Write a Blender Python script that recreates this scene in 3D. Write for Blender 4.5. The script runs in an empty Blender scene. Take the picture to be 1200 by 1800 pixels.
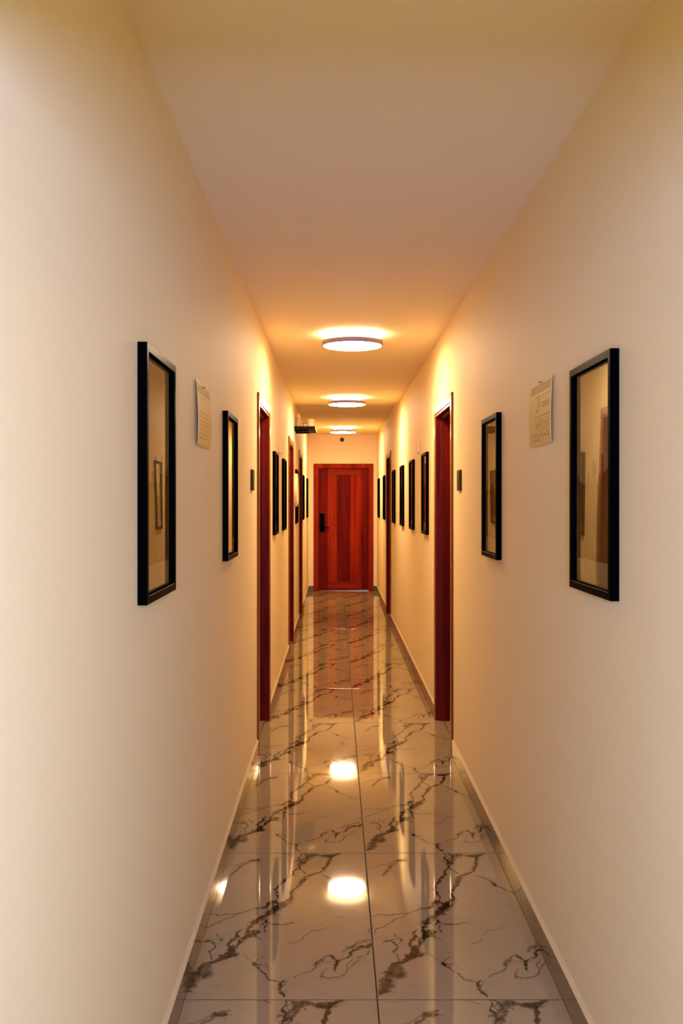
import bpy, bmesh, math, random
from mathutils import Vector, Matrix

random.seed(7)
S = bpy.context.scene
COL = S.collection

# ------------------------------------------------------------------ numbers
CAM_H = 1.463
F_PX = 1716.0
XL, XR = -0.4545, 0.677          # wall faces
Y0, Y1 = -1.1, 16.09             # back wall, end wall
ZC, ZC2, Y_STEP = 2.533, 2.577, 10.67
WT = 0.15                        # wall thickness
TILE_W, TILE_L, JX, JY = 0.6, 1.2, 0.122, 2.874

LAMP_COL = (1.0, 0.705, 0.44)
LAMP_STR = 130.0
DAY_COL = (0.27, 0.395, 1.0)
DAY_W = 510.0

# ------------------------------------------------------------------ material helpers
def new_mat(name):
    m = bpy.data.materials.new(name)
    m.use_nodes = True
    nt = m.node_tree
    nt.nodes.clear()
    out = nt.nodes.new('ShaderNodeOutputMaterial')
    return m, nt, out

def node(nt, typ, **kw):
    n = nt.nodes.new(typ)
    for k, v in kw.items():
        setattr(n, k, v)
    return n

def principled(nt, out, col, rough, spec=0.5, metallic=0.0, coat=0.0, coat_rough=0.05):
    p = nt.nodes.new('ShaderNodeBsdfPrincipled')
    if col is not None:
        p.inputs['Base Color'].default_value = (*col, 1)
    p.inputs['Roughness'].default_value = rough
    p.inputs['Specular IOR Level'].default_value = spec
    p.inputs['Metallic'].default_value = metallic
    p.inputs['Coat Weight'].default_value = coat
    p.inputs['Coat Roughness'].default_value = coat_rough
    nt.links.new(p.outputs[0], out.inputs[0])
    return p

def simple(name, col, rough, spec=0.5, metallic=0.0, noise=0.0, nscale=60.0, bump=0.0, bscale=200.0, coat=0.0):
    m, nt, out = new_mat(name)
    p = principled(nt, out, col, rough, spec, metallic, coat)
    tc = nt.nodes.new('ShaderNodeTexCoord')
    if noise:
        nz = node(nt, 'ShaderNodeTexNoise')
        nz.inputs['Scale'].default_value = nscale
        nz.inputs['Detail'].default_value = 4
        nt.links.new(tc.outputs['Object'], nz.inputs['Vector'])
        mx = node(nt, 'ShaderNodeMix', data_type='RGBA')
        mx.inputs['A'].default_value = (*[c * (1 - noise) for c in col], 1)
        mx.inputs['B'].default_value = (*[min(1, c * (1 + noise)) for c in col], 1)
        nt.links.new(nz.outputs['Fac'], mx.inputs['Factor'])
        nt.links.new(mx.outputs['Result'], p.inputs['Base Color'])
    if bump:
        nb = node(nt, 'ShaderNodeTexNoise')
        nb.inputs['Scale'].default_value = bscale
        nb.inputs['Detail'].default_value = 3
        nt.links.new(tc.outputs['Object'], nb.inputs['Vector'])
        b = node(nt, 'ShaderNodeBump')
        b.inputs['Strength'].default_value = bump
        b.inputs['Distance'].default_value = 0.001
        nt.links.new(nb.outputs['Fac'], b.inputs['Height'])
        nt.links.new(b.outputs[0], p.inputs['Normal'])
    return m

def wall_paint(name, col):
    m, nt, out = new_mat(name)
    p = principled(nt, out, col, 0.62, 0.25)
    g = node(nt, 'ShaderNodeNewGeometry')
    n1 = node(nt, 'ShaderNodeTexNoise'); n1.inputs['Scale'].default_value = 1.1; n1.inputs['Detail'].default_value = 2
    n2 = node(nt, 'ShaderNodeTexNoise'); n2.inputs['Scale'].default_value = 160; n2.inputs['Detail'].default_value = 2
    nt.links.new(g.outputs['Position'], n1.inputs['Vector'])
    nt.links.new(g.outputs['Position'], n2.inputs['Vector'])
    b1 = node(nt, 'ShaderNodeBump'); b1.inputs['Strength'].default_value = 0.25; b1.inputs['Distance'].default_value = 0.012
    b2 = node(nt, 'ShaderNodeBump'); b2.inputs['Strength'].default_value = 0.12; b2.inputs['Distance'].default_value = 0.0008
    nt.links.new(n1.outputs['Fac'], b1.inputs['Height'])
    nt.links.new(n2.outputs['Fac'], b2.inputs['Height'])
    nt.links.new(b1.outputs[0], b2.inputs['Normal'])
    nt.links.new(b2.outputs[0], p.inputs['Normal'])
    return m

def wood(name, dark, light, rough=0.5, axis='z', scale=1.0, spec=0.04):
    m, nt, out = new_mat(name)
    p = principled(nt, out, None, rough, spec)
    tc = node(nt, 'ShaderNodeTexCoord')
    mp = node(nt, 'ShaderNodeMapping')
    st = {'z': (14, 14, 0.7), 'x': (0.7, 14, 14), 'y': (14, .7, 14)}[axis]
    mp.inputs['Scale'].default_value = [s * scale for s in st]
    nt.links.new(tc.outputs['Object'], mp.inputs['Vector'])
    n1 = node(nt, 'ShaderNodeTexNoise'); n1.inputs['Scale'].default_value = 1.0; n1.inputs['Detail'].default_value = 6
    n1.inputs['Distortion'].default_value = 0.6
    nt.links.new(mp.outputs[0], n1.inputs['Vector'])
    n2 = node(nt, 'ShaderNodeTexNoise'); n2.inputs['Scale'].default_value = 7.0; n2.inputs['Detail'].default_value = 3
    nt.links.new(mp.outputs[0], n2.inputs['Vector'])
    ad = node(nt, 'ShaderNodeMath', operation='MULTIPLY_ADD'); ad.inputs[1].default_value = 0.35
    nt.links.new(n2.outputs['Fac'], ad.inputs[0]); nt.links.new(n1.outputs['Fac'], ad.inputs[2])
    cr = node(nt, 'ShaderNodeValToRGB')
    cr.color_ramp.elements[0].position = 0.45; cr.color_ramp.elements[0].color = (*dark, 1)
    cr.color_ramp.elements[1].position = 0.9; cr.color_ramp.elements[1].color = (*light, 1)
    nt.links.new(ad.outputs[0], cr.inputs['Fac'])
    nt.links.new(cr.outputs[0], p.inputs['Base Color'])
    b = node(nt, 'ShaderNodeBump'); b.inputs['Strength'].default_value = 0.15; b.inputs['Distance'].default_value = 0.0006
    nt.links.new(n2.outputs['Fac'], b.inputs['Height']); nt.links.new(b.outputs[0], p.inputs['Normal'])
    return m

def emission(name, col, strength):
    m, nt, out = new_mat(name)
    e = node(nt, 'ShaderNodeEmission')
    e.inputs['Color'].default_value = (*col, 1)
    e.inputs['Strength'].default_value = strength
    nt.links.new(e.outputs[0], out.inputs[0])
    return m

def pane_glass(name, wave=0.0):
    m, nt, out = new_mat(name)
    tr = node(nt, 'ShaderNodeBsdfTransparent')
    gl = node(nt, 'ShaderNodeBsdfGlossy'); gl.inputs['Roughness'].default_value = 0.015
    fr = node(nt, 'ShaderNodeFresnel'); fr.inputs['IOR'].default_value = 1.5
    mx = node(nt, 'ShaderNodeMixShader')
    nt.links.new(fr.outputs[0], mx.inputs[0]); nt.links.new(tr.outputs[0], mx.inputs[1]); nt.links.new(gl.outputs[0], mx.inputs[2])
    nt.links.new(mx.outputs[0], out.inputs[0])
    if wave:
        tc = node(nt, 'ShaderNodeNewGeometry')
        nz = node(nt, 'ShaderNodeTexNoise'); nz.inputs['Scale'].default_value = 2.2; nz.inputs['Detail'].default_value = 0
        nt.links.new(tc.outputs['Position'], nz.inputs['Vector'])
        b = node(nt, 'ShaderNodeBump'); b.inputs['Strength'].default_value = 1.0; b.inputs['Distance'].default_value = wave
        nt.links.new(nz.outputs['Fac'], b.inputs['Height'])
        nt.links.new(b.outputs[0], gl.inputs['Normal'])
    return m

def marble_nodes(nt, out_socket_node, base, vein):
    """soft cloudy marble with faint hairline veins that repeat with every tile"""
    g = node(nt, 'ShaderNodeNewGeometry')
    sp = node(nt, 'ShaderNodeSeparateXYZ'); nt.links.new(g.outputs['Position'], sp.inputs[0])
    def wrap(sock, off, per):
        a = node(nt, 'ShaderNodeMath', operation='SUBTRACT'); a.inputs[1].default_value = off
        nt.links.new(sock, a.inputs[0])
        w = node(nt, 'ShaderNodeMath', operation='FLOORED_MODULO'); w.inputs[1].default_value = per
        nt.links.new(a.outputs[0], w.inputs[0])
        return w.outputs[0]
    cb = node(nt, 'ShaderNodeCombineXYZ')
    nt.links.new(wrap(sp.outputs[0], JX, TILE_W), cb.inputs[0])
    nt.links.new(wrap(sp.outputs[1], JY, TILE_L), cb.inputs[1])
    nt.links.new(sp.outputs[2], cb.inputs[2])
    cloud = node(nt, 'ShaderNodeTexNoise'); cloud.inputs['Scale'].default_value = 3.2; cloud.inputs['Detail'].default_value = 5
    nt.links.new(cb.outputs[0], cloud.inputs['Vector'])
    mp = node(nt, 'ShaderNodeMapping'); mp.inputs['Rotation'].default_value = (0, 0, -0.9); mp.inputs['Scale'].default_value = (2.2, 5.5, 2)
    nt.links.new(cb.outputs[0], mp.inputs['Vector'])
    vn = node(nt, 'ShaderNodeTexNoise'); vn.inputs['Scale'].default_value = 1.0; vn.inputs['Detail'].default_value = 7; vn.inputs['Distortion'].default_value = 1.1
    nt.links.new(mp.outputs[0], vn.inputs['Vector'])
    s = node(nt, 'ShaderNodeMath', operation='SUBTRACT'); s.inputs[1].default_value = 0.5
    nt.links.new(vn.outputs['Fac'], s.inputs[0])
    ab = node(nt, 'ShaderNodeMath', operation='ABSOLUTE'); nt.links.new(s.outputs[0], ab.inputs[0])
    mr = node(nt, 'ShaderNodeMapRange'); mr.inputs['From Min'].default_value = 0.0; mr.inputs['From Max'].default_value = 0.018
    mr.inputs['To Min'].default_value = 0.30; mr.inputs['To Max'].default_value = 0.0
    nt.links.new(ab.outputs[0], mr.inputs['Value'])
    cm = node(nt, 'ShaderNodeMath', operation='MULTIPLY'); nt.links.new(mr.outputs[0], cm.inputs[0]); nt.links.new(cloud.outputs['Fac'], cm.inputs[1])
    c1 = node(nt, 'ShaderNodeMix', data_type='RGBA')
    c1.inputs['A'].default_value = (*[c * 0.86 for c in base], 1); c1.inputs['B'].default_value = (*[min(1, c * 1.08) for c in base], 1)
    nt.links.new(cloud.outputs['Fac'], c1.inputs['Factor'])
    c2 = node(nt, 'ShaderNodeMix', data_type='RGBA'); c2.inputs['B'].default_value = (*vein, 1)
    nt.links.new(cm.outputs[0], c2.inputs['Factor']); nt.links.new(c1.outputs['Result'], c2.inputs['A'])
    nt.links.new(c2.outputs['Result'], out_socket_node.inputs['Base Color'])

MARBLE = (0.31, 0.23, 0.11)
def mat_tile():
    m, nt, out = new_mat('polished_marble_tile')
    p = principled(nt, out, None, 0.035, 0.62)
    marble_nodes(nt, p, MARBLE, (0.16, 0.11, 0.07))
    return m

def mat_vein(name, col):
    m, nt, out = new_mat(name)
    p = principled(nt, out, col, 0.035, 0.62)
    tr = node(nt, 'ShaderNodeBsdfTransparent')
    at = node(nt, 'ShaderNodeAttribute', attribute_name='vein')
    g = node(nt, 'ShaderNodeNewGeometry')
    nz = node(nt, 'ShaderNodeTexNoise'); nz.inputs['Scale'].default_value = 55; nz.inputs['Detail'].default_value = 4
    nt.links.new(g.outputs['Position'], nz.inputs['Vector'])
    mr = node(nt, 'ShaderNodeMapRange'); mr.inputs['From Min'].default_value = 0.3; mr.inputs['From Max'].default_value = 0.6
    mr.inputs['To Min'].default_value = 0.35; mr.inputs['To Max'].default_value = 1.0
    nt.links.new(nz.outputs['Fac'], mr.inputs['Value'])
    mu = node(nt, 'ShaderNodeMath', operation='MULTIPLY')
    nt.links.new(at.outputs['Fac'], mu.inputs[0]); nt.links.new(mr.outputs[0], mu.inputs[1])
    mx = node(nt, 'ShaderNodeMixShader')
    nt.links.new(mu.outputs[0], mx.inputs[0]); nt.links.new(tr.outputs[0], mx.inputs[1]); nt.links.new(p.outputs[0], mx.inputs[2])
    nt.links.new(mx.outputs[0], out.inputs[0])
    return m

def mat_baseboard(name='baseboard_tile', rough=0.05, spec=0.5):
    m, nt, out = new_mat(name)
    p = principled(nt, out, None, rough, spec)
    g = node(nt, 'ShaderNodeNewGeometry')
    mp = node(nt, 'ShaderNodeMapping'); mp.inputs['Scale'].default_value = (3, 2.2, 5)
    nt.links.new(g.outputs['Position'], mp.inputs['Vector'])
    n = node(nt, 'ShaderNodeTexNoise'); n.inputs['Scale'].default_value = 1; n.inputs['Detail'].default_value = 7; n.inputs['Distortion'].default_value = 1.5
    nt.links.new(mp.outputs[0], n.inputs['Vector'])
    s = node(nt, 'ShaderNodeMath', operation='SUBTRACT'); s.inputs[1].default_value = 0.52; nt.links.new(n.outputs['Fac'], s.inputs[0])
    ab = node(nt, 'ShaderNodeMath', operation='ABSOLUTE'); nt.links.new(s.outputs[0], ab.inputs[0])
    cr = node(nt, 'ShaderNodeValToRGB')
    cr.color_ramp.elements[0].position = 0.0; cr.color_ramp.elements[0].color = (0.06, 0.040, 0.018, 1)
    cr.color_ramp.elements[1].position = 0.03; cr.color_ramp.elements[1].color = (0.15, 0.112, 0.055, 1)
    nt.links.new(ab.outputs[0], cr.inputs['Fac']); nt.links.new(cr.outputs[0], p.inputs['Base Color'])
    return m

def mat_print(name, horizon, seed, sky, water, town):
    """sepia photograph of a town along the water, printed on paper"""
    m, nt, out = new_mat(name)
    p = principled(nt, out, None, 0.6, 0.2)
    tc = node(nt, 'ShaderNodeTexCoord')
    sp = node(nt, 'ShaderNodeSeparateXYZ'); nt.links.new(tc.outputs['Object'], sp.inputs[0])
    # random building heights across the width
    mv = node(nt, 'ShaderNodeMath', operation='MULTIPLY_ADD'); mv.inputs[1].default_value = 46.0; mv.inputs[2].default_value = seed
    nt.links.new(sp.outputs[0], mv.inputs[0])
    fl = node(nt, 'ShaderNodeMath', operation='FLOOR'); nt.links.new(mv.outputs[0], fl.inputs[0])
    wn = node(nt, 'ShaderNodeTexWhiteNoise', noise_dimensions='1D'); nt.links.new(fl.outputs[0], wn.inputs['W'])
    pw = node(nt, 'ShaderNodeMath', operation='POWER'); pw.inputs[1].default_value = 2.2; nt.links.new(wn.outputs['Value'], pw.inputs[0])
    hh = node(nt, 'ShaderNodeMath', operation='MULTIPLY_ADD'); hh.inputs[1].default_value = 0.085; hh.inputs[2].default_value = horizon + 0.012
    nt.links.new(pw.outputs[0], hh.inputs[0])
    isb = node(nt, 'ShaderNodeMath', operation='LESS_THAN'); nt.links.new(sp.outputs[2], isb.inputs[0]); nt.links.new(hh.outputs[0], isb.inputs[1])
    isw = node(nt, 'ShaderNodeMath', operation='LESS_THAN'); isw.inputs[1].default_value = horizon; nt.links.new(sp.outputs[2], isw.inputs[0])
    # windows and roof texture on the town, ripples on the water
    mp = node(nt, 'ShaderNodeMapping'); mp.inputs['Scale'].default_value = (90, 1, 160); nt.links.new(tc.outputs['Object'], mp.inputs['Vector'])
    n1 = node(nt, 'ShaderNodeTexNoise'); n1.inputs['Scale'].default_value = 1; n1.inputs['Detail'].default_value = 2; nt.links.new(mp.outputs[0], n1.inputs['Vector'])
    mp2 = node(nt, 'ShaderNodeMapping'); mp2.inputs['Scale'].default_value = (9, 1, 38); nt.links.new(tc.outputs['Object'], mp2.inputs['Vector'])
    n2 = node(nt, 'ShaderNodeTexNoise'); n2.inputs['Scale'].default_value = 1; n2.inputs['Detail'].default_value = 5; nt.links.new(mp2.outputs[0], n2.inputs['Vector'])
    def ramp(a, b, fac):
        x = node(nt, 'ShaderNodeMix', data_type='RGBA'); x.inputs['A'].default_value = (*a, 1); x.inputs['B'].default_value = (*b, 1)
        nt.links.new(fac, x.inputs['Factor']); return x.outputs['Result']
    csky = ramp([c * 0.92 for c in sky], sky, n2.outputs['Fac'])
    ctown = ramp([c * 0.45 for c in town], [min(1, c * 1.7) for c in town], n1.outputs['Fac'])
    cwat = ramp([c * 0.75 for c in water], [c * 1.25 for c in water], n2.outputs['Fac'])
    a = node(nt, 'ShaderNodeMix', data_type='RGBA'); nt.links.new(isb.outputs[0], a.inputs['Factor']); nt.links.new(csky, a.inputs['A']); nt.links.new(ctown, a.inputs['B'])
    b = node(nt, 'ShaderNodeMix', data_type='RGBA'); nt.links.new(isw.outputs[0], b.inputs['Factor']); nt.links.new(a.outputs['Result'], b.inputs['A']); nt.links.new(cwat, b.inputs['B'])
    nt.links.new(b.outputs['Result'], p.inputs['Base Color'])
    return m

WALL = wall_paint('cream_wall_paint', (0.84, 0.69, 0.36))
CEIL = wall_paint('cream_ceiling_paint', (0.87, 0.73, 0.42))
TILE = mat_tile()
VEIN_D = mat_vein('dark_brown_vein', (0.030, 0.016, 0.005))
VEIN_M = mat_vein('brown_vein', (0.11, 0.068, 0.028))
GROUT = simple('brown_grout', (0.028, 0.018, 0.008), 0.8, 0.2, noise=0.2)
BASE = mat_baseboard()
BASE_E = mat_baseboard('satin_baseboard_tile', 0.5, 0.12)
BASETOP = simple('cream_grout_bevel', (0.64, 0.50, 0.25), 0.5, 0.2, noise=0.03)
JAMB = wood('shaded_jamb_wood', (0.05, 0.002, 0.0002), (0.16, 0.009, 0.0006))  # door wood darkened to carry the shade of the recess
WOOD = wood('red_brown_wood', (0.11, 0.004, 0.0003), (0.32, 0.020, 0.0012))
WOODX = wood('red_brown_wood_rail', (0.14, 0.008, 0.0006), (0.32, 0.030, 0.002), axis='x')
WOOD_V = wood('lit_varnished_wood', (0.15, 0.030, 0.004), (0.32, 0.085, 0.010), rough=0.22, spec=0.25)  # glossy copy of the door wood, lightened as the lamps light the casing
WOOD_E = wood('lit_casing_edge', (0.14, 0.030, 0.003), (0.30, 0.080, 0.008), rough=0.6, spec=0.02)  # lamp light on the casing edge, put into the wood colour
WOOD_L = wood('lighter_red_wood', (0.15, 0.008, 0.0006), (0.32, 0.028, 0.002))
WOOD_D = wood('darker_red_wood', (0.07, 0.002, 0.0003), (0.17, 0.009, 0.0008))
BLACK = simple('satin_black_moulding', (0.0010, 0.0009, 0.0008), 0.30, 0.004, noise=0.2)
BLACK_S = simple('matte_black_moulding_side', (0.0010, 0.0009, 0.0008), 0.8, 0.0, noise=0.2)
BLACKM = simple('matte_black_metal', (0.003, 0.0025, 0.002), 0.5, 0.0, noise=0.15)
MAT = simple('ivory_mat_board', (0.86, 0.68, 0.38), 0.7, 0.2, noise=0.03, bump=0.05)
GLASS = pane_glass('picture_glass', wave=0.0016)
WGLASS = pane_glass('window_glass')
PAPER = simple('cream_paper', (0.74, 0.50, 0.13), 0.5, 0.08, noise=0.03)
PAPER_B = simple('tan_header_band', (0.40, 0.24, 0.04), 0.5, 0.08, noise=0.05)
PAPER_I = simple('faded_brown_ink', (0.40, 0.25, 0.055), 0.5, 0.08, noise=0.1)
PAPER_F = simple('faint_brown_ink', (0.58, 0.38, 0.09), 0.5, 0.08, noise=0.1)
PAPER_H = simple('pale_header_ink', (0.50, 0.33, 0.10), 0.5, 0.1, noise=0.1)
STEEL = simple('dull_nail_steel', (0.10, 0.08, 0.06), 0.4, 0.5, metallic=0.8, noise=0.1)
PLATE = simple('dark_brown_plastic', (0.050, 0.020, 0.004), 0.4, 0.03, noise=0.15)
PLATE_P = simple('brown_key_panel', (0.085, 0.036, 0.008), 0.35, 0.04, noise=0.1)
PLATE_O = simple('orange_brown_wood_plate', (0.36, 0.15, 0.03), 0.4, 0.4, noise=0.2)
WHITEP = simple('cream_plastic', (0.76, 0.60, 0.30), 0.4, 0.4, noise=0.02)
RIM = simple('mauve_lamp_rim', (0.22, 0.15, 0.17), 0.4, 0.4, noise=0.03)
HOUSE = simple('white_lamp_housing', (0.8, 0.78, 0.74), 0.5, 0.4, noise=0.03)
LAMP = emission('lit_diffuser', LAMP_COL, LAMP_STR)
LAMPB = emission('lit_back_ring', LAMP_COL, LAMP_STR * 0.30)
SHELF = simple('dark_stained_shelf', (0.012, 0.005, 0.0015), 0.4, 0.02, noise=0.3, nscale=30)
SHELF_GLARE = simple('shelf_end_glare', (0.80, 0.72, 0.58), 0.4, 0.4, noise=0.05)  # lamp glare on the dark shelf end, put into the colour
CERAM = simple('cream_ceramic', (0.72, 0.53, 0.24), 0.4, 0.2, noise=0.05, nscale=20)
CERAM_D = simple('tan_ceramic', (0.48, 0.32, 0.11), 0.4, 0.2, noise=0.1, nscale=20)
CLOCKF = simple('cream_clock_rim', (0.62, 0.50, 0.26), 0.5, 0.2, noise=0.03)
CLOCKD = simple('ivory_clock_face', (0.66, 0.54, 0.30), 0.4, 0.2, noise=0.02)
SENS = simple('dark_sensor_dome', (0.02, 0.014, 0.012), 0.25, 0.5, noise=0.1)
UPVC = simple('white_window_frame', (0.8, 0.8, 0.8), 0.4, 0.4, noise=0.02)

PRINTS = [
    mat_print('town_print_a', -0.028, 3.0, (0.86, 0.67, 0.38), (0.40, 0.24, 0.07), (0.34, 0.21, 0.09)),
    mat_print('town_print_b', -0.03, 31.0, (0.82, 0.62, 0.32), (0.42, 0.25, 0.07), (0.30, 0.18, 0.07)),
    mat_print('town_print_c', 0.04, 57.0, (0.58, 0.42, 0.22), (0.22, 0.10, 0.03), (0.18, 0.09, 0.03)),
]

# ------------------------------------------------------------------ mesh helpers
def link(o, parent=None):
    COL.objects.link(o)
    if parent is not None:
        o.parent = parent
    return o

def build(name, bm, mats, parent=None, smooth=False, loc=None, rotz=None, angle=35):
    me = bpy.data.meshes.new(name)
    bm.normal_update()
    bm.to_mesh(me); bm.free()
    if not isinstance(mats, (list, tuple)):
        mats = [mats]
    for m in mats:
        me.materials.append(m)
    if smooth:
        me.polygons.foreach_set('use_smooth', [True] * len(me.polygons))
        me.set_sharp_from_angle(angle=math.radians(angle))
    o = bpy.data.objects.new(name, me)
    if loc: o.location = loc
    if rotz is not None: o.rotation_euler = (0, 0, rotz)
    return link(o, parent)

def box(bm, x0, x1, y0, y1, z0, z1, mi=0, bevel=0.0):
    vs = [bm.verts.new(p) for p in ((x0, y0, z0), (x1, y0, z0), (x1, y1, z0), (x0, y1, z0),
                                    (x0, y0, z1), (x1, y0, z1), (x1, y1, z1), (x0, y1, z1))]
    fs = [bm.faces.new([vs[i] for i in f]) for f in
          ((0, 3, 2, 1), (4, 5, 6, 7), (0, 1, 5, 4), (1, 2, 6, 5), (2, 3, 7, 6), (3, 0, 4, 7))]
    for f in fs: f.material_index = mi
    if bevel:
        es = {e for f in fs for e in f.edges}
        r = bmesh.ops.bevel(bm, geom=list(es), offset=bevel, segments=2, affect='EDGES', profile=0.6)
        for f in r['faces']: f.material_index = mi
    return fs

def lathe(bm, profile, center=(0, 0, 0), axis='z', n=40, mi=0):
    """profile: list of (r, h); revolves round the axis through center"""
    rings = []
    for r, h in profile:
        ring = []
        if r < 1e-6:
            p = {'z': (0, 0, h), 'y': (0, h, 0)}[axis]
            ring = [bm.verts.new(Vector(center) + Vector(p))]
        else:
            for k in range(n):
                a = 2 * math.pi * k / n
                if axis == 'z': p = (r * math.cos(a), r * math.sin(a), h)
                else: p = (r * math.cos(a), h, r * math.sin(a))
                ring.append(bm.verts.new(Vector(center) + Vector(p)))
        rings.append(ring)
    for a, b in zip(rings[:-1], rings[1:]):
        for k in range(n):
            k2 = (k + 1) % n
            if len(a) == 1 and len(b) == 1: continue
            if len(a) == 1: f = bm.faces.new((a[0], b[k2], b[k]))
            elif len(b) == 1: f = bm.faces.new((a[k], a[k2], b[0]))
            else: f = bm.faces.new((a[k], a[k2], b[k2], b[k]))
            f.material_index = mi
    bmesh.ops.recalc_face_normals(bm, faces=bm.faces[:])

def tube(bm, pts, r, n=10, mi=0):
    rings = []
    for i, p in enumerate(pts):
        p = Vector(p)
        d = (Vector(pts[min(i + 1, len(pts) - 1)]) - Vector(pts[max(i - 1, 0)])).normalized()
        u = d.cross(Vector((0, 0, 1)))
        if u.length < 1e-3: u = d.cross(Vector((1, 0, 0)))
        u.normalize(); v = d.cross(u)
        rings.append([bm.verts.new(p + u * r * math.cos(2 * math.pi * k / n) + v * r * math.sin(2 * math.pi * k / n)) for k in range(n)])
    for a, b in zip(rings[:-1], rings[1:]):
        for k in range(n):
            bm.faces.new((a[k], a[(k + 1) % n], b[(k + 1) % n], b[k])).material_index = mi
    bm.faces.new(rings[0]).material_index = mi; bm.faces.new(rings[-1]).material_index = mi
    bmesh.ops.recalc_face_normals(bm, faces=bm.faces[:])

def front_slot(bm, edges=False):
    """faces that look out into the corridor take the second, glossier finish"""
    for f in bm.faces:
        f.normal_update()
        if f.normal.y < -0.6: f.material_index = 1
        elif edges and f.calc_center_median().y < -0.001: f.material_index = 2

def u_sweep(bm, W, H, prof, mi=0, z0=0.0):
    """sweep an (inset, y) profile round a door opening: up the left, across the top, down the right, mitred"""
    def ring(k):
        out = []
        for a, y in prof:
            p = [(-W / 2 + a, y, z0), (-W / 2 + a, y, H - a), (W / 2 - a, y, H - a), (W / 2 - a, y, z0)][k]
            out.append(bm.verts.new(p))
        return out
    R = [ring(k) for k in range(4)]
    n = len(prof)
    for a, b in zip(R[:-1], R[1:]):
        for k in range(n):
            bm.faces.new((a[k], a[(k + 1) % n], b[(k + 1) % n], b[k])).material_index = mi
    bm.faces.new(R[0]); bm.faces.new(R[-1])
    bmesh.ops.recalc_face_normals(bm, faces=bm.faces[:])
    front_slot(bm, True)

def rect_sweep(bm, W, H, prof, mi=0):
    """closed mitred rectangle centred on the origin"""
    R = []
    for k in range(4):
        R.append([bm.verts.new([(-W / 2 + a, y, -H / 2 + a), (W / 2 - a, y, -H / 2 + a), (W / 2 - a, y, H / 2 - a), (-W / 2 + a, y, H / 2 - a)][k]) for a, y in prof])
    n = len(prof)
    for i in range(4):
        a, b = R[i], R[(i + 1) % 4]
        for k in range(n):
            bm.faces.new((a[k], a[(k + 1) % n], b[(k + 1) % n], b[k])).material_index = mi
    bmesh.ops.recalc_face_normals(bm, faces=bm.faces[:])

def empty(name, loc, rotz=0.0):
    o = bpy.data.objects.new(name, None)
    o.empty_display_size = 0.1
    o.location = loc; o.rotation_euler = (0, 0, rotz)
    return link(o)

def tag(o, label=None, cat=None, group=None, kind=None):
    if label: o['label'] = label
    if cat: o['category'] = cat
    if group: o['group'] = group
    if kind: o['kind'] = kind
    return o

def copy_tree(o, parent=None):
    c = o.copy()
    link(c, parent)
    for ch in [x for x in COL.objects if x.parent == o]:
        copy_tree(ch, c)
    return c

ROT_L, ROT_R = math.pi / 2, -math.pi / 2
def on_left(y, z, off=0.0): return ((XL + off, y, z), ROT_L)
def on_right(y, z, off=0.0): return ((XR - off, y, z), ROT_R)

# ------------------------------------------------------------------ doors list: (wall, y_near, y_far)
DW, DH = 0.985, 2.10
DOORS = [('L', 5.63, 6.615), ('R', 5.625, 6.61), ('L', 9.345, 10.33), ('L', 11.95, 12.935), ('R', 11.95, 12.935)]
INSET = 0.03

# ------------------------------------------------------------------ shell
def side_wall(name, side):
    bm = bmesh.new()
    x0, x1 = (XL - WT, XL) if side == 'L' else (XR, XR + WT)
    ds = sorted([(a, b) for s, a, b in DOORS if s == side])
    y = Y0 - WT
    top = 2.75
    for a, b in ds:
        box(bm, x0, x1, y, a + INSET, -0.02, top)
        box(bm, x0, x1, a + INSET, b - INSET, DH - INSET, top)
        y = b - INSET
    box(bm, x0, x1, y, Y1 + WT, -0.02, top)
    return tag(build(name, bm, WALL), kind='structure', label='long cream painted %s wall of the corridor' % ('left' if side == 'L' else 'right'), cat='wall')
side_wall('wall_left', 'L'); side_wall('wall_right', 'R')

DX = 0.127                       # centre of the end door
bm = bmesh.new()
ox0, ox1 = DX - DW / 2 + INSET, DX + DW / 2 - INSET
box(bm, XL, ox0, Y1, Y1 + WT, -0.02, 2.75)
box(bm, ox1, XR, Y1, Y1 + WT, -0.02, 2.75)
box(bm, ox0, ox1, Y1, Y1 + WT, DH - INSET, 2.75)
tag(build('wall_end', bm, WALL), kind='structure', label='short cream wall closing the far end of the corridor', cat='wall')

WX0, WX1, WZ0, WZ1 = -0.33, 0.57, 1.1, 2.0
bm = bmesh.new()
box(bm, XL, WX0, Y0 - WT, Y0, -0.02, 2.75); box(bm, WX1, XR, Y0 - WT, Y0, -0.02, 2.75)
box(bm, WX0, WX1, Y0 - WT, Y0, -0.02, WZ0); box(bm, WX0, WX1, Y0 - WT, Y0, WZ1, 2.75)
tag(build('wall_back', bm, WALL), kind='structure', label='cream wall behind the camera with a window', cat='wall')

w = tag(empty('window_1', ((WX0 + WX1) / 2, Y0 - 0.06, (WZ0 + WZ1) / 2)), kind='structure', label='white framed window behind the camera', cat='window')
bm = bmesh.new()
ww, wh = WX1 - WX0, WZ1 - WZ0
rect_sweep(bm, ww, wh, [(0, -0.05), (0.05, -0.05), (0.05, 0.03), (0, 0.03)])
box(bm, -0.02, 0.02, -0.04, 0.02, -wh / 2 + 0.05, wh / 2 - 0.05)
build('window_frame', bm, UPVC, w)
bm = bmesh.new()
box(bm, -ww / 2 + 0.04, ww / 2 - 0.04, -0.008, -0.004, -wh / 2 + 0.04, wh / 2 - 0.04)
build('pane', bm, WGLASS, w)

bm = bmesh.new()
box(bm, XL - WT, XR + WT, Y0 - WT, Y_STEP, ZC, ZC + 0.25)
box(bm, XL - WT, XR + WT, Y_STEP, Y1 + WT, ZC2, ZC + 0.25)
tag(build('ceiling', bm, CEIL), kind='structure', label='cream painted corridor ceiling with a shallow step', cat='ceiling')

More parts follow.
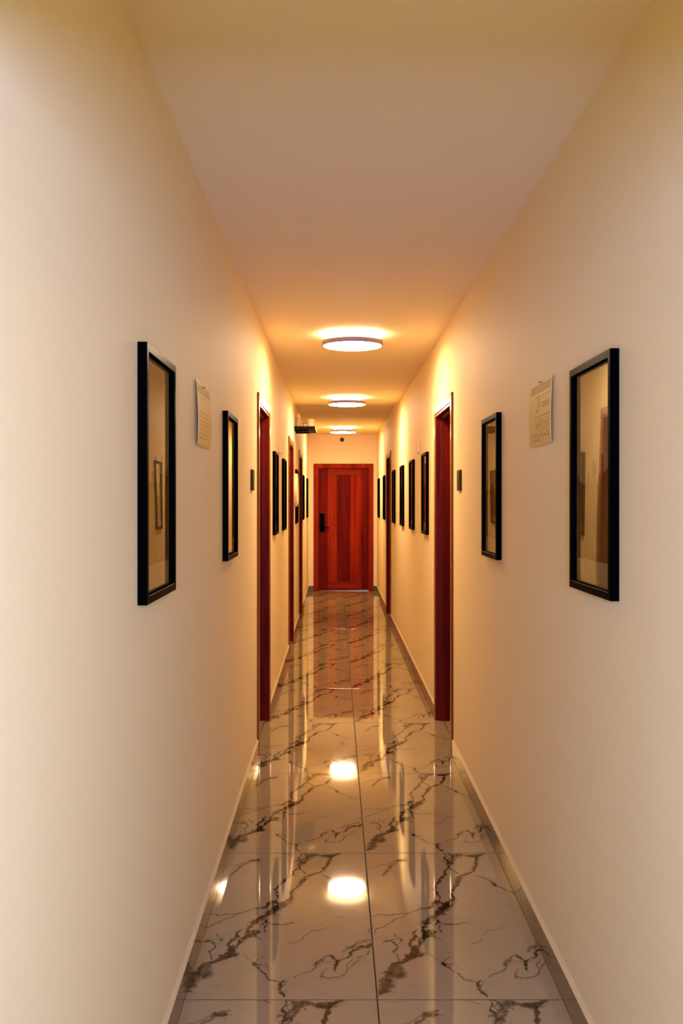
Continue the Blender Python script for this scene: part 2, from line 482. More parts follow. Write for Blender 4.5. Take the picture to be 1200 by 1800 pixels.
bm = bmesh.new()
box(bm, XL, XR, 0.86, 1.0, 2.03, ZC)  # unseen block added above the view to shade the near ceiling from the window
tag(build('baffle', bm, WALL), kind='structure', label='unseen cream beam over the corridor entrance', cat='baffle')

# ------------------------------------------------------------------ floor tiles and their veins
random.seed(11)
TILT = {}
def tile_z(i, j, u, v):
    if (i, j) not in TILT:
        TILT[(i, j)] = (random.uniform(-1, 1) * 0.0006, random.uniform(-1, 1) * 0.0004, random.uniform(0.6, 1.2))
    tx, ty, k = TILT[(i, j)]
    a, b = 2 * u / TILE_W - 1, 2 * v / TILE_L - 1
    z = -0.00026 * k * (b ** 4) - 0.00006 * k * (a ** 4) + tx * a * 0.12 + ty * b * 0.4
    return z - 0.0004

def px_to_tile(px, py, right=True):
    d = F_PX * CAM_H / (py - 883.0)
    X = (px - 590.0) * d / F_PX
    return (X - JX + (0 if right else TILE_W), d - JY)
CB = lambda pts: [px_to_tile(650 + x * .3167, 1480 + y * .3168) for x, y in pts]
CA = lambda pts: [px_to_tile(300 + x * .3167, 1480 + y * .3168, False) for x, y in pts]

# (points, half width m, strength, material)   material 2 = dark, 3 = mid
VEINS = [
    (CB([(45, 852), (75, 830), (100, 800), (112, 770), (120, 720), (132, 685), (160, 668), (195, 660), (228, 640), (255, 610), (238, 582), (228, 550), (240, 510), (262, 482)]), .009, .85, 2),
    (CB([(60, 845), (95, 790), (130, 740), (150, 700), (165, 670)]), .022, .75, 3),
    (CB([(150, 760), (175, 735), (205, 722)]), .013, .6, 3),
    (CB([(205, 645), (245, 625), (288, 628)]), .016, .85, 2),
    (CB([(235, 595), (262, 610), (285, 635)]), .016, .75, 2),
    (CB([(255, 600), (275, 560), (292, 530), (302, 490), (308, 455), (335, 422), (378, 402), (408, 372), (432, 335), (455, 292), (470, 250), (488, 212), (500, 190), (540, 174), (582, 158), (586, 120), (592, 82), (632, 62)]), .0085, .95, 2),
    (CB([(300, 500), (325, 492), (352, 500), (330, 514), (300, 540)]), .014, .75, 2),
    (CB([(252, 585), (300, 545), (330, 520)]), .006, .6, 2),
    (CB([(310, 455), (360, 415), (410, 370), (450, 315)]), .018, .55, 3),
    (CB([(395, 385), (425, 352), (450, 340)]), .016, .8, 2),
    (CB([(330, 372), (352, 342), (380, 325), (408, 345)]), .008, .8, 2),
    (CB([(372, 330), (390, 360), (370, 395)]), .006, .7, 2),
    (CB([(386, 320), (370, 290), (350, 265), (364, 236), (400, 200), (416, 170), (440, 142), (430, 110), (414, 92), (420, 58)]), .0055, .75, 2),
    (CB([(470, 250), (480, 225), (492, 205)]), .013, .5, 3),
    (CB([(412, 62), (440, 66), (470, 72), (466, 100), (442, 132)]), .011, .7, 3),
    (CB([(440, 142), (470, 160), (485, 180)]), .005, .6, 2),
    (CB([(470, 66), (540, 76), (600, 72), (642, 58)]), .014, .85, 3),
    (CB([(540, 72), (585, 80), (620, 66)]), .012, .7, 2),
    (CB([(400, 110), (440, 100), (480, 70)]), .007, .5, 3),
    (CB([(0, 412), (60, 400), (140, 400), (200, 398), (260, 380), (322, 364), (400, 350)]), .0045, .6, 3),
    (CB([(15, 515), (80, 470), (150, 425), (212, 394)]), .004, .45, 3),
    (CB([(580, 186), (640, 204), (682, 230), (702, 246), (752, 270), (800, 280)]), .0045, .65, 3),
    (CB([(672, 226), (690, 240), (704, 248)]), .009, .75, 2),
    (CB([(330, 620), (392, 660)]), .003, .4, 3),
    (CB([(396, 662), (410, 686), (460, 714), (500, 740), (530, 766), (592, 776)]), .0045, .7, 3),
    (CB([(398, 666), (414, 688)]), .008, .85, 2),
    (CB([(655, 756), (700, 730), (742, 715), (746, 680), (752, 655), (790, 636)]), .004, .55, 3),
    (CB([(792, 634), (812, 628), (842, 650), (866, 690), (876, 720)]), .006, .9, 2),
    (CB([(866, 690), (882, 650), (922, 634), (926, 600), (962, 596)]), .005, .8, 2),
    (CB([(740, 690), (762, 672), (790, 650)]), .008, .45, 3),
    (CB([(800, 740), (850, 755), (905, 750), (940, 720), (945, 650)]), .004, .45, 3),
    (CB([(790, 760), (810, 730), (820, 700)]), .005, .35, 3),
    (CB([(612, 764), (596, 790), (605, 820), (652, 862)]), .006, .75, 2),
    (CB([(370, 430), (410, 455), (470, 458), (540, 450)]), .004, .7, 2),
    (CB([(372, 430), (364, 462)]), .005, .7, 2), (CB([(400, 458), (402, 500)]), .004, .6, 2),
    (CB([(65, 562), (100, 540), (150, 575), (155, 640), (160, 665)]), .004, .6, 2),
    (CB([(150, 575), (182, 532), (120, 505)]), .003, .5, 3), (CB([(75, 556), (130, 540), (190, 545)]), .003, .5, 3),
    (CB([(72, 190), (100, 152), (140, 120), (182, 95), (212, 90)]), .008, .5, 3),
    (CB([(150, 95), (180, 104), (206, 100)]), .011, .55, 2),
    (CB([(0, 148), (60, 128), (140, 104)]), .003, .4, 3),
    (CB([(545, 575), (620, 520), (680, 490), (742, 465)]), .004, .3, 3),
    (CB([(760, 430), (800, 405)]), .003, .3, 3), (CB([(210, 795), (275, 790)]), .003, .35, 3),
    (CB([(240, 60), (330, 62), (380, 75)]), .005, .35, 3),
    (CA([(1008, 606), (1048, 580), (1098, 578), (1112, 562)]), .008, .85, 2),
    (CA([(960, 612), (1020, 580), (1080, 550), (1112, 540)]), .012, .35, 3),
    (CA([(1000, 700), (1040, 640), (1110, 600)]), .004, .45, 3),
    (CA([(1110, 520), (1112, 480)]), .004, .3, 3),
    (CA([(1000, 280), (1050, 296), (1088, 310)]), .0045, .55, 3),
]

def rough(pts, amp, levels=3, rnd=random):
    for lv in range(levels):
        out = [pts[0]]
        for a, b in zip(pts[:-1], pts[1:]):
            dx, dy = b[0] - a[0], b[1] - a[1]
            L = math.hypot(dx, dy)
            if L > 0.012:
                k = rnd.uniform(-1, 1) * amp * L
                out.append(((a[0] + b[0]) / 2 - dy / L * k, (a[1] + b[1]) / 2 + dx / L * k))
            out.append(b)
        pts = out
    return pts

random.seed(5)
RIBBONS = []
for n, (pts, hw, st, mi) in enumerate(VEINS):
    P = rough(pts, 0.20)
    W = []
    for i, p in enumerate(P):
        t = i / (len(P) - 1)
        e = min(1.0, min(t, 1 - t) * 7 + 0.25)
        W.append(hw * e * random.uniform(0.55, 1.75))
    RIBBONS.append((P, W, st, mi, 0.00012 + n * 0.000008))
    if hw > .005:                                    # little side cracks
        for c in range(3):
            i = random.randrange(1, len(P) - 1)
            a = random.uniform(0, 2 * math.pi); L = random.uniform(.015, .05)
            q = [P[i], (P[i][0] + math.cos(a) * L, P[i][1] + math.sin(a) * L * 1.4)]
            q = rough(q, .3, 2)
            RIBBONS.append((q, [hw * .3 * (1 - k / len(q)) + .0006 for k in range(len(q))], st * .7, 2, 0.0006 + n * 0.000003))

bm = bmesh.new()
vl = bm.verts.layers.float.new('vein')
XMIN, XMAX, YMIN, YMAX = XL - WT + 0.01, XR + WT - 0.01, Y0 - WT, Y1 + 1.0
G = 0.0021
def tile(i, j):
    x0, y0 = JX + i * TILE_W, JY + j * TILE_L
    ua, ub = max(G, XMIN - x0), min(TILE_W - G, XMAX - x0)
    va, vb = max(G, YMIN - y0), min(TILE_L - G, YMAX - y0)
    if ub - ua < 0.01 or vb - va < 0.01: return
    def grid(a, b, n): return [a, a + .0003, a + .0008] + [a + .0008 + (b - a - .0016) * k / n for k in range(1, n)] + [b - .0008, b - .0003, b]
    U, V = grid(ua, ub, 12), grid(va, vb, 30)
    drop = lambda k, n: (0.0006, 0.00018, 0)[k] if k < 3 else ((0, 0.00018, 0.0006)[k - n + 3] if k >= n - 3 else 0)
    vs = [[bm.verts.new((x0 + u, y0 + v, tile_z(i, j, u, v) - max(drop(a, len(U)), drop(b, len(V))))) for b, v in enumerate(V)] for a, u in enumerate(U)]
    for a in range(len(U) - 1):
        for b in range(len(V) - 1):
            bm.faces.new((vs[a][b], vs[a + 1][b], vs[a + 1][b + 1], vs[a][b + 1])).material_index = 0
    if i not in (-1, 0): return
    for P, Wd, st, mi, dz in RIBBONS:
        prev = None
        for k, p in enumerate(P):
            q0, q1 = P[max(k - 1, 0)], P[min(k + 1, len(P) - 1)]
            dx, dy = q1[0] - q0[0], q1[1] - q0[1]
            L = math.hypot(dx, dy) or 1
            nx, ny = -dy / L, dx / L
            ring = []
            ok = True
            for s in (-1, -.45, .45, 1):
                u, v = p[0] + nx * Wd[k] * s, p[1] + ny * Wd[k] * s
                u = min(max(u, ua + .001), ub - .001); v = min(max(v, va + .001), vb - .001)
                vt = bm.verts.new((x0 + u, y0 + v, tile_z(i, j, u, v) + dz))
                vt[vl] = 0.0 if abs(s) == 1 else min(1.0, st * 1.15)
                ring.append(vt)
            if prev:
                for m_ in range(3):
                    f = bm.faces.new((prev[m_], ring[m_], ring[m_ + 1], prev[m_ + 1]))
                    f.material_index = mi
            prev = ring
for j in range(-7, 12):
    for i in (-2, -1, 0, 1):
        tile(i, j)
bmesh.ops.recalc_face_normals(bm, faces=bm.faces[:])
for f in bm.faces:
    f.normal_update()
    if f.normal.z < 0: f.normal_flip()
box(bm, XMIN, XMAX, YMIN, YMAX, -0.02, -0.0017, mi=1)
tag(build('floor', bm, [TILE, GROUT, VEIN_D, VEIN_M], smooth=True, angle=5), kind='structure', label='polished white marble tile floor with brown veins', cat='floor')

# ------------------------------------------------------------------ baseboards
def baseboard(name, side):
    bm = bmesh.new()
    s = 1 if side == 'L' else -1
    x = XL if side == 'L' else XR
    ds = sorted([(a, b) for w_, a, b in DOORS if w_ == side])
    segs, y = [], Y0
    for a, b in ds:
        segs.append((y, a)); y = b
    segs.append((y, Y1))
    prof = [(0, -0.004), (0.0105, -0.004), (0.0105, 0.0022), (0.0105, 0.086), (0.0095, 0.0875), (0.0, 0.101)]
    for a, b in segs:
        r0 = [bm.verts.new((x + s * p, a, z)) for p, z in prof]
        r1 = [bm.verts.new((x + s * p, b, z)) for p, z in prof]
        for k in range(6):
            f = bm.faces.new((r0[k], r0[(k + 1) % 6], r1[(k + 1) % 6], r1[k]))
            f.material_index = 1 if k in (3, 4) else (2 if k == 1 else 0)
        bm.faces.new(r0); bm.faces.new(r1)
    bmesh.ops.recalc_face_normals(bm, faces=bm.faces[:])
    tag(build(name, bm, [BASE, BASETOP, GROUT]), kind='structure', label='glossy stone baseboard with cream bevel along the %s wall' % ('left' if side == 'L' else 'right'), cat='baseboard')
baseboard('baseboard_left', 'L'); baseboard('baseboard_right', 'R')
bm = bmesh.new()
for a, b in ((XL + .0105, DX - DW / 2), (DX + DW / 2, XR - .0105)):
    prof = [(0, -0.004), (-0.0105, -0.004), (-0.0105, 0.0022), (-0.0105, 0.086), (-0.0095, 0.0875), (0.0, 0.101)]
    r0 = [bm.verts.new((a, Y1 + p, z)) for p, z in prof]; r1 = [bm.verts.new((b, Y1 + p, z)) for p, z in prof]
    for k in range(6):
        bm.faces.new((r0[k], r0[(k + 1) % 6], r1[(k + 1) % 6], r1[k])).material_index = 1 if k in (3, 4) else (2 if k == 1 else 0)
    bm.faces.new(r0); bm.faces.new(r1)
bmesh.ops.recalc_face_normals(bm, faces=bm.faces[:])
tag(build('baseboard_end', bm, [BASE_E, BASETOP, GROUT]), kind='structure', label='short stone baseboards either side of the end door', cat='baseboard')

# ------------------------------------------------------------------ doors
def lock_set(parent, x, y, z, dirn):
    bm = bmesh.new()
    box(bm, x - 0.04, x + 0.04, y - 0.024, y, z - 0.15, z + 0.15, bevel=0.008)
    lk = build('lock_case', bm, BLACKM, parent, smooth=True)
    bm = bmesh.new()
    tube(bm, [(x + dirn * .02, y - .02, z - .085), (x + dirn * .02, y - .05, z - .085)], .011, 12)
    box(bm, min(x + dirn * .01, x + dirn * .12), max(x + dirn * .01, x + dirn * .12), y - .062, y - .046, z - .095, z - .077, bevel=.004)
    build('lever_handle', bm, BLACKM, lk, smooth=True)
    return lk

def side_door(loc, rot, label, idx):
    d = tag(empty('door_%d' % idx, loc, rot), kind='structure', label=label, cat='door')
    bm = bmesh.new()
    u_sweep(bm, DW, DH, [(0, 0), (0, -.010), (.004, -.013), (.050, -.013), (.054, -.008), (.066, -.008), (.066, .028),
                         (.080, .028), (.080, .108), (.068, .108), (.068, .148), (INSET, .148), (INSET, 0)])
    build('door_frame', bm, [JAMB, WOOD_V, WOOD_E], d)  # shaded jamb, lit front and lit edge tones, set face by face
    bm = bmesh.new()
    w2 = DW / 2 - .070
    box(bm, -w2, w2, .109, .147, .006, DH - .070, bevel=.002)
    leaf = build('door_leaf', bm, WOOD, d)
    bm = bmesh.new()
    for a, b in ((-w2 + .12, -.10), (-.09, .09), (.10, w2 - .12)):
        box(bm, a, b, .105, .1095, .16, DH - .2, bevel=.002)
    build('door_panel', bm, WOOD_D, d)
    lock_set(d, -.36 if idx != 2 else .36, .109, 1.13, 1 if idx != 2 else -1)
    return d

LB = {0: 'red brown wooden door set back in the nearest left doorway',
      1: 'red brown wooden door set back in the nearest right doorway',
      2: 'red brown wooden door in the middle left doorway beside the wall clock',
      3: 'red brown wooden door in the farthest left doorway',
      4: 'red brown wooden door in the farthest right doorway'}
for k, (s, a, b) in enumerate(DOORS):
    loc, rot = (on_left if s == 'L' else on_right)((a + b) / 2, 0)
    side_door(loc, rot, LB[k], k + 1)

d = tag(empty('door_6', (DX, Y1, 0), 0), kind='structure', label='closed red wooden plank door with black lock at the corridor end', cat='door')
bm = bmesh.new()
u_sweep(bm, DW, DH, [(0, 0), (0, -.012), (.004, -.016), (.068, -.016), (.074, -.012), (.080, -.004), (.080, .030), (.072, .030), (.072, .148), (INSET, .148), (INSET, 0)])
build('door_frame', bm, [WOOD_L, WOOD_L, WOOD_L], d)
w2 = DW / 2 - .074
bm = bmesh.new()
fs = box(bm, -w2, w2, .034, .074, .0015, DH - .076)
for v in bm.verts:
    if v.co.z < .1 and v.co.x > 0: v.co.z = .017
leaf = build('door_leaf', bm, WOOD, d)
bm = bmesh.new()
box(bm, -w2, -.262, .030, .0345, .022, DH - .078, bevel=.0015); box(bm, .298, w2, .030, .0345, .028, DH - .078, bevel=.0015)
build('stile', bm, WOOD_D, d)
bm = bmesh.new(); box(bm, -.259, -.112, .0275, .0345, .15, 1.915, bevel=.002); build('plank', bm, WOOD_L, d)
bm = bmesh.new(); box(bm, -.108, .115, .032, .0345, .15, 1.915, bevel=.001); build('plank', bm, WOOD_D, d)
bm = bmesh.new(); box(bm, .119, .294, .0275, .0345, .15, 1.915, bevel=.002); build('plank', bm, WOOD, d)
for z0, z1 in ((1.919, DH - .080), (.030, .146)):
    bm = bmesh.new(); box(bm, -.259, .294, .0275, .0345, z0, z1, bevel=.002); build('rail', bm, WOODX, d)
lock_set(d, -.352, .030, 1.13, 1)

# ------------------------------------------------------------------ picture frames
FW, FH = 0.405, 0.605
def make_frame(print_mat):
    t = empty('picture_frame', (0, 0, 0))
    bm = bmesh.new()
    rect_sweep(bm, FW, FH, [(0, 0), (0, -.0215), (.001, -.0225), (.019, -.0225), (.020, -.0215), (.020, -.010), (.010, -.010), (.010, 0)])
    front_slot(bm)
    build('moulding', bm, [BLACK_S, BLACK], t)
    bm = bmesh.new()
    w, h = FW / 2 - .012, FH / 2 - .012
    box(bm, -w, w, -.006, -.001, -h, h)
    build('mat_board', bm, MAT, t)
    bm = bmesh.new()
    box(bm, -.172, .172, -.0066, -.0058, -.218, .266)
    build('print', bm, print_mat, t)
    bm = bmesh.new()
    # thin pane, very slightly bowed as hung glazing is
    N, M_ = 8, 14
    g = [[None] * (M_ + 1) for _ in range(N + 1)]
    g2 = [[None] * (M_ + 1) for _ in range(N + 1)]
    for a in range(N + 1):
        for b in range(M_ + 1):
            x, z = -w + 2 * w * a / N, -h + 2 * h * b / M_
            g[a][b] = bm.verts.new((x, -.0092, z))
    for a in range(N):
        for b in range(M_):
            bm.faces.new((g[a][b], g[a + 1][b], g[a + 1][b + 1], g[a][b + 1]))
    build('glass_pane', bm, GLASS, t, smooth=True)
    return t

FZ = 1.529
FR = [
    ('L', 2.44, 0, 'framed town print nearest the camera on the left wall, before the paper sheet'),
    ('L', 4.12, 1, 'black framed print on left wall between the paper sheet and the brown key panel'),
    ('L', 7.215, 2, 'black framed print just past the nearest left doorway, under a small cream cover'),
    ('L', 8.42, 1, 'black framed print just before the middle left doorway'),
    ('L', 11.10, 2, 'black framed print partly hidden behind the round cream wall clock'),
    ('L', 13.40, 1, 'black framed print just beyond the farthest left doorway'),
    ('L', 15.20, 2, 'black framed print on left wall closest to the end wall'),
    ('R', 2.535, 0, 'framed town print nearest the camera on the right wall, before the printed sheet'),
    ('R', 4.19, 1, 'black framed print on right wall between the printed sheet and nearest right doorway'),
    ('R', 7.30, 2, 'first black framed print past the nearest right doorway, below a cream cover'),
    ('R', 8.57, 1, 'second black framed print past the nearest right doorway'),
    ('R', 9.84, 2, 'third black framed print past the nearest right doorway'),
    ('R', 11.25, 0, 'black framed print just before the farthest right doorway'),
    ('R', 13.47, 1, 'black framed print just beyond the farthest right doorway'),
    ('R', 15.15, 2, 'black framed print on right wall closest to the end wall'),
]
protos = {}
for s, y, k, lab in FR:
    if k not in protos:
        o = protos[k] = make_frame(PRINTS[k])
    else:
        o = copy_tree(protos[k])
    loc, rot = (on_left if s == 'L' else on_right)(y, FZ)
    o.location = loc; o.rotation_euler = (0, 0, rot)
    tag(o, lab, 'picture frame', 'black picture frames on the %s wall' % ('left' if s == 'L' else 'right'))

# ------------------------------------------------------------------ paper sheets pinned to the walls
SW, SH = 0.325, 0.212
def sheet_y(x, z, bow):
    a = x / (SW / 2); b = (z + SH / 2) / SH
    return -0.002 - bow * (0.35 + 0.65 * (1 - b)) * (0.25 + 0.75 * a * a) - bow * 0.5 * math.sin(b * math.pi)
def sheet_patch(bm, x0, x1, z0, z1, bow, lift, nx=12, nz=10):
    gx = [x0 + (x1 - x0) * k / nx for k in range(nx + 1)]; gz = [z0 + (z1 - z0) * k / nz for k in range(nz + 1)]
    f = [[bm.verts.new((x, sheet_y(x, z, bow) - lift - .0008, z)) for z in gz] for x in gx]
    bk = [[bm.verts.new((x, sheet_y(x, z, bow) - lift, z)) for z in gz] for x in gx]
    for a in range(nx):
        for b in range(nz):
            bm.faces.new((f[a][b], f[a + 1][b], f[a + 1][b + 1], f[a][b + 1]))
            bm.faces.new((bk[a][b], bk[a][b + 1], bk[a + 1][b + 1], bk[a + 1][b]))
    for a in range(nx):
        bm.faces.new((f[a][0], bk[a][0], bk[a + 1][0], f[a + 1][0])); bm.faces.new((f[a][nz], f[a + 1][nz], bk[a + 1][nz], bk[a][nz]))
    for b in range(nz):
        bm.faces.new((f[0][b], f[0][b + 1], bk[0][b + 1], bk[0][b])); bm.faces.new((f[nx][b], bk[nx][b], bk[nx][b + 1], f[nx][b + 1]))
def make_sheet(loc, rot, label, bow, strong):
    t = tag(empty('wall_sheet', loc, rot), label, 'paper sheet')
    bm = bmesh.new(); sheet_patch(bm, -SW / 2, SW / 2, -SH / 2, SH / 2, bow, 0); build('paper', bm, PAPER, t, smooth=True)
    U = lambda u: -SW / 2 + u * SW
    Vv = lambda v: SH / 2 - v * SH
    bm = bmesh.new(); sheet_patch(bm, U(.03), U(.96), Vv(.175), Vv(.05), bow, .0006, 12, 2); hb = build('header_band', bm, PAPER_B, t, smooth=True)
    rnd = random.Random(3)
    bm = bmesh.new()
    def rule(u0, u1, v, h=.006): sheet_patch(bm, U(u0), U(u1), Vv(v + h), Vv(v), bow, .0006, 6, 1)
    def glyph(u, v, w, h):                     # a small illegible character of two or three strokes
        sheet_patch(bm, U(u), U(u + w * .28), Vv(v + h), Vv(v), bow, .0006, 1, 1)
        k = rnd.random()
        if k < .7: sheet_patch(bm, U(u), U(u + w), Vv(v + h * .22), Vv(v), bow, .0007, 1, 1)
        if k > .25: sheet_patch(bm, U(u), U(u + w * .9), Vv(v + h), Vv(v + h * .8), bow, .0007, 1, 1)
        if k > .5: sheet_patch(bm, U(u + w * .65), U(u + w), Vv(v + h), Vv(v + h * .3), bow, .0007, 1, 1)
    rule(.22, .95, .235)
    if strong:
        sheet_patch(bm, U(.37), U(.41), Vv(.40), Vv(.26), bow, .0006, 1, 1)
        for q in range(4): glyph(.50 + q * .11, .345 + .006 * (q % 2), .07, .075)
        for q in range(3): glyph(.28 + q * .05, .44, .03, .04)
        rule(.25, .95, .545, .009); rule(.25, .95, .60, .004)
        for q in range(5): glyph(.30 + q * .13, .64, .06, .055)
        rule(.25, .92, .715)
        for q in range(3): glyph(.42 + q * .16, .75, .05, .035)
        for q in range(6): glyph(.08 + q * .145, .81, .07, .062)
        for q in range(5): glyph(.08 + q * .125, .895, .06, .045)
        rule(.60, .95, .87, .004)
    else:
        for q in range(7): rule(.12 + rnd.uniform(0, .1), .88 - rnd.uniform(0, .25), .47 + q * .065, .010)
    build('printed_text', bm, PAPER_I if strong else PAPER_F, t)
    bm = bmesh.new()
    for q in range(5): glyph(.28 + q * .085, .085, .05, .055)
    build('header_text', bm, PAPER_H, hb)
    bm = bmesh.new(); lathe(bm, [(0, -.0125), (.0035, -.012), (.004, -.0105), (.0016, -.010), (.0016, 0)], (0, 0, SH / 2 - .012 if not strong else SH / 2 - .006), 'y', 12)
    build('nail', bm, STEEL, t, smooth=True)
    return t
loc, rot = on_left(3.305, 1.757); make_sheet(loc, rot, 'curling cream paper sheet pinned to the left wall between two pictures', .008, False)
loc, rot = on_right(3.195, 1.757); make_sheet(loc, rot, 'cream printed sheet with tan header pinned to the right wall', .006, True)

# ------------------------------------------------------------------ brown plates beside the doors
def make_plate(loc, rot, label):
    t = tag(empty('switch_panel', loc, rot), label, 'wall panel', 'brown key panels by the nearest doorways')
    bm = bmesh.new(); box(bm, -.062, .062, -.011, 0, -.056, .056, bevel=.003); build('back_plate', bm, PLATE, t)
    bm = bmesh.new(); box(bm, -.050, .050, -.0125, -.0105, -.022, .046, bevel=.001); build('touch_panel', bm, PLATE_P, t)
    bm = bmesh.new(); box(bm, -.050, .050, -.0122, -.0105, -.048, -.030, bevel=.001); build('lower_strip', bm, PLATE_P, t)
    return t
loc, rot = on_left(5.265, 1.583); make_plate(loc, rot, 'small dark brown panel beside the nearest left doorway')
loc, rot = on_right(5.315, 1.583); make_plate(loc, rot, 'small dark brown panel beside the nearest right doorway')

t = tag(empty('door_plaque', *on_left(10.43, 1.81)), 'small orange brown plaque just past the middle left doorway', 'plaque')
bm = bmesh.new(); box(bm, -.06, .06, -.010, 0, -.06, .06, bevel=.003); build('board', bm, PLATE_O, t)
bm = bmesh.new(); box(bm, -.045, .045, -.0115, -.0095, -.045, .045, bevel=.001); build('face', bm, PLATE_O, t)

# cream covers on the walls
def make_cover(loc, rot, label):
    t = tag(empty('socket_cover', loc, rot), label, 'wall cover', 'small square cream covers high on the walls')
    bm = bmesh.new(); box(bm, -.06, .06, -.014, 0, -.04, .04, bevel=.004); build('cover', bm, WHITEP, t)
    bm = bmesh.new(); lathe(bm, [(0, -.0155), (.004, -.015), (.004, -.0135)], (0, 0, 0), 'y', 12); build('screw', bm, STEEL, t)
    return t
for (loc, rot), lab in ((on_left(7.88, 1.902), 'small cream cover above two pictures past the nearest left doorway'),
                        (on_right(7.95, 1.905), 'small cream cover above the picture past the nearest right doorway'),
                        (on_left(14.45, 1.945), 'tiny cream cover on left wall near the corridor end'),
                        (on_right(14.6, 1.945), 'tiny cream cover on right wall near the corridor end')):
    make_cover(loc, rot, lab)

# ------------------------------------------------------------------ round wall clock
t = tag(empty('wall_clock', *on_left(10.60, 1.595)), 'round cream wall clock past the middle left doorway', 'clock')
bm = bmesh.new(); lathe(bm, [(0, 0), (.172, 0), (.180, -.012), (.180, -.032), (.172, -.042), (.160, -.044), (.154, -.036), (0, -.036)], n=64, axis='y'); build('clock_case', bm, CLOCKF, t, smooth=True)
bm = bmesh.new(); lathe(bm, [(0, -.0375), (.153, -.0375), (.153, -.036)], n=48, axis='y'); dial = build('dial', bm, CLOCKD, t, smooth=True)
for a, L, wd in ((.6, .085, .006), (2.2, .12, .004)):
    bm = bmesh.new(); box(bm, -wd, wd, -.0405, -.039, -.02, L)
    bmesh.ops.rotate(bm, cent=(0, 0, 0), matrix=Matrix.Rotation(a, 3, 'Y'), verts=bm.verts[:]); build('clock_hand', bm, BLACKM, dial)

# ------------------------------------------------------------------ high wall shelf and what stands on it
SZ = 2.262
t = tag(empty('wall_shelf', (XL, 10.98, SZ), ROT_L), 'dark wooden shelf sticking out high on the left wall', 'shelf')
bm = bmesh.new(); box(bm, -.30, .30, -.228, 0, 0, .034, bevel=.003); build('board', bm, SHELF, t)
bm = bmesh.new(); box(bm, -.298, .298, -.234, -.228, .001, .033, bevel=.002); build('glare_strip', bm, SHELF_GLARE, t)  # pale strip stands in for glare on the shelf's outer face
bm = bmesh.new()
box(bm, -.2, -.18, -.15, 0, -.012, 0); build('bracket', bm, BLACKM, t)
bm = bmesh.new(); box(bm, .18, .2, -.15, 0, -.012, 0); build('bracket', bm, BLACKM, t)
SZ += .034
def shelf_thing(name, x, y, label, cat): return tag(empty(name, (x, y, SZ)), label, cat)
t = shelf_thing('bottle', XL + .042, 10.76, 'slim cream bottle with pointed cap standing on the high shelf', 'bottle')
bm = bmesh.new(); lathe(bm, [(0, 0), (.024, 0), (.026, .004), (.026, .098), (.022, .106), (0, .107)], n=28); build('body', bm, CERAM_D, t, smooth=True)
bm = bmesh.new(); lathe(bm, [(0, .106), (.025, .106), (.026, .112), (.014, .132), (.004, .146), (0, .147)], n=28); build('cap', bm, CERAM, t, smooth=True)
t = shelf_thing('bowl', XL + .116, 10.77, 'small cream bowl between bottle and pot on the high shelf', 'bowl')
bm = bmesh.new(); lathe(bm, [(0, 0), (.014, 0), (.015, .004), (.026, .022), (.0285, .034), (.0265, .034), (.023, .022), (.012, .007), (0, .006)], n=28); build('bowl_body', bm, CERAM, t, smooth=True)
bm = bmesh.new(); lathe(bm, [(.0288, .030), (.0296, .033), (.0288, .036), (.0262, .036), (.0262, .030)], n=28); build('rim_band', bm, SHELF, t, smooth=True)
t = shelf_thing('pot', XL + .178, 10.78, 'wide cream cylindrical pot at the outer end of the high shelf', 'pot')
bm = bmesh.new(); lathe(bm, [(0, 0), (.042, 0), (.046, .004), (.046, .078), (.044, .082), (.041, .082), (.041, .012), (0, .010)], n=40); build('pot_body', bm, CERAM, t, smooth=True)
bm = bmesh.new(); lathe(bm, [(.0462, .064), (.0475, .066), (.0475, .080), (.0462, .082)], n=40); build('pot_rim', bm, CERAM, t, smooth=True)

# ------------------------------------------------------------------ small dark sensor on the end wall
t = tag(empty('motion_detector', ((601 - 590) / 106.6, Y1, CAM_H + 110 / 106.6)), 'small round dark sensor on the end wall above the door', 'sensor')
bm = bmesh.new(); lathe(bm, [(0, 0), (.034, 0), (.034, -.008), (.031, -.012), (0, -.012)], n=32, axis='y'); build('base_ring', bm, PLATE, t, smooth=True)
bm = bmesh.new(); lathe(bm, [(.028, -.012), (.026, -.022), (.018, -.032), (.008, -.037), (0, -.038)], n=32, axis='y'); build('dome', bm, SENS, t, smooth=True)

# ------------------------------------------------------------------ ceiling lights
def make_light():
    t = empty('ceiling_light', (0, 0, 0))
    R = .192
    bm = bmesh.new(); lathe(bm, [(0, 0), (.135, 0), (.135, -.040), (.150, -.048), (0, -.048)], n=56); build('housing', bm, HOUSE, t, smooth=True)
    bm = bmesh.new(); lathe(bm, [(R - .006, -.044), (R, -.046), (R + .001, -.050), (R + .001, -.072), (R - .002, -.075), (R - .006, -.075), (R - .006, -.044)], n=72); build('rim', bm, RIM, t, smooth=True)
    bm = bmesh.new(); lathe(bm, [(R - .0065, -.074), (R - .016, -.078), (.13, -.084), (.07, -.087), (0, -.088)], n=72); build('diffuser', bm, LAMP, t, smooth=True)
    bm = bmesh.new(); lathe(bm, [(.150, -.0488), (R - .0065, -.0488)], n=72); build('back_glow_ring', bm, LAMPB, t, smooth=True)
    return t
lt = make_light()
LX = (619.5 - 590) * 6.2 / F_PX
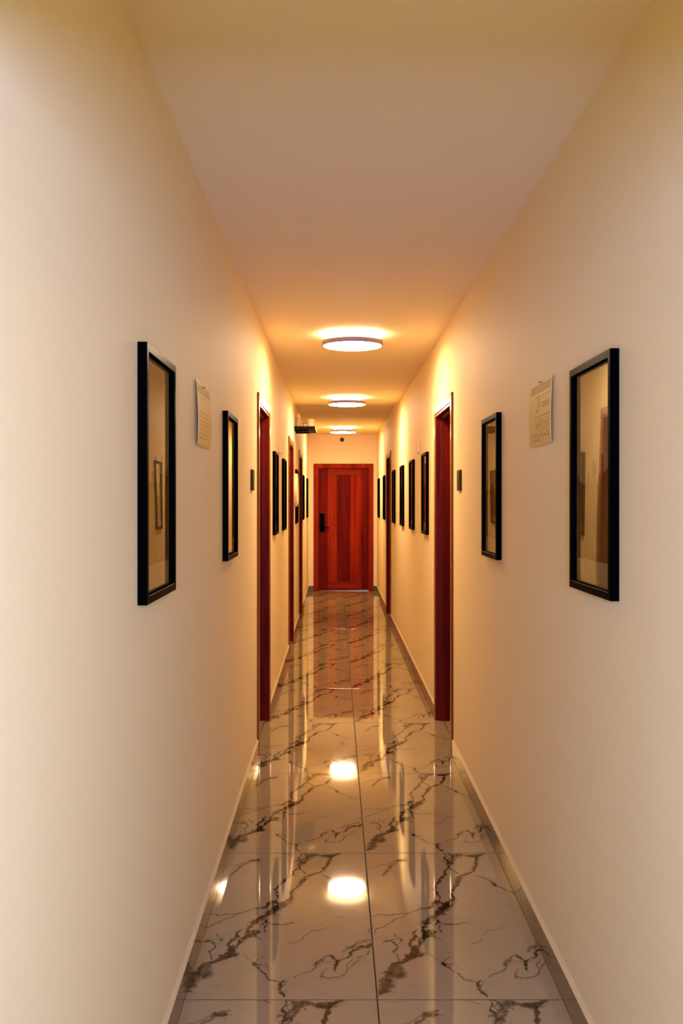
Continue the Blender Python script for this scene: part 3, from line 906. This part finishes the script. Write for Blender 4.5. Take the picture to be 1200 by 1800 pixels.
LIGHTS = [((619.5 - 590) * 6.2 / F_PX, 6.22, ZC, 'nearest round lit ceiling light, largest in view'),
          ((609.8 - 590) * 9.95 / F_PX, 9.95, ZC, 'middle round lit ceiling light of the corridor'),
          ((602.8 - 590) * 14.5 / F_PX, 14.5, ZC2, 'farthest round lit ceiling light, above the end door')]
for k, (x, y, z, lab) in enumerate(LIGHTS):
    o = lt if k == 0 else copy_tree(lt)
    o.location = (x, y, z)
    tag(o, lab, 'ceiling light', 'round ceiling lights along the corridor')

# ------------------------------------------------------------------ daylight
L = bpy.data.lights.new('daylight', 'AREA')
L.shape = 'RECTANGLE'; L.size = WX1 - WX0; L.size_y = WZ1 - WZ0
L.energy = DAY_W; L.color = DAY_COL
lo = bpy.data.objects.new('daylight', L)
lo.location = ((WX0 + WX1) / 2, Y0 - 0.25, (WZ0 + WZ1) / 2)
lo.rotation_euler = (math.radians(90), 0, 0)
lo.rotation_euler = (math.radians(90), 0, math.radians(0))
link(lo)
lo.rotation_euler = Vector((0, 1, 0)).to_track_quat('-Z', 'Z').to_euler()

W = bpy.data.worlds.new('outdoors')
S.world = W
W.use_nodes = True
bg = W.node_tree.nodes['Background']
bg.inputs[0].default_value = (0.95, 0.90, 0.82, 1)
bg.inputs[1].default_value = 0.35

# ------------------------------------------------------------------ camera
cam = bpy.data.cameras.new('camera')
cam.sensor_fit = 'VERTICAL'
cam.sensor_height = 36.0; cam.sensor_width = 24.0
cam.lens = F_PX / 1800 * 36.0
cam.shift_x = 10 / 1800; cam.shift_y = -17 / 1800
cam.clip_start = 0.05; cam.clip_end = 60
co = bpy.data.objects.new('camera', cam)
co.location = (0, 0, CAM_H)
co.rotation_euler = (math.radians(90), 0, 0)
link(co)
S.camera = co

S.view_settings.view_transform = 'Standard'
S.view_settings.look = 'None'
S.view_settings.gamma = 1
S.view_settings.exposure = 0.0
S.view_settings.use_curve_mapping = False
S.cycles.max_bounces = 14
S.cycles.diffuse_bounces = 9
S.cycles.glossy_bounces = 6
S.cycles.transparent_max_bounces = 24
S.cycles.caustics_reflective = False
S.cycles.caustics_refractive = False
S.cycles.use_denoising = True
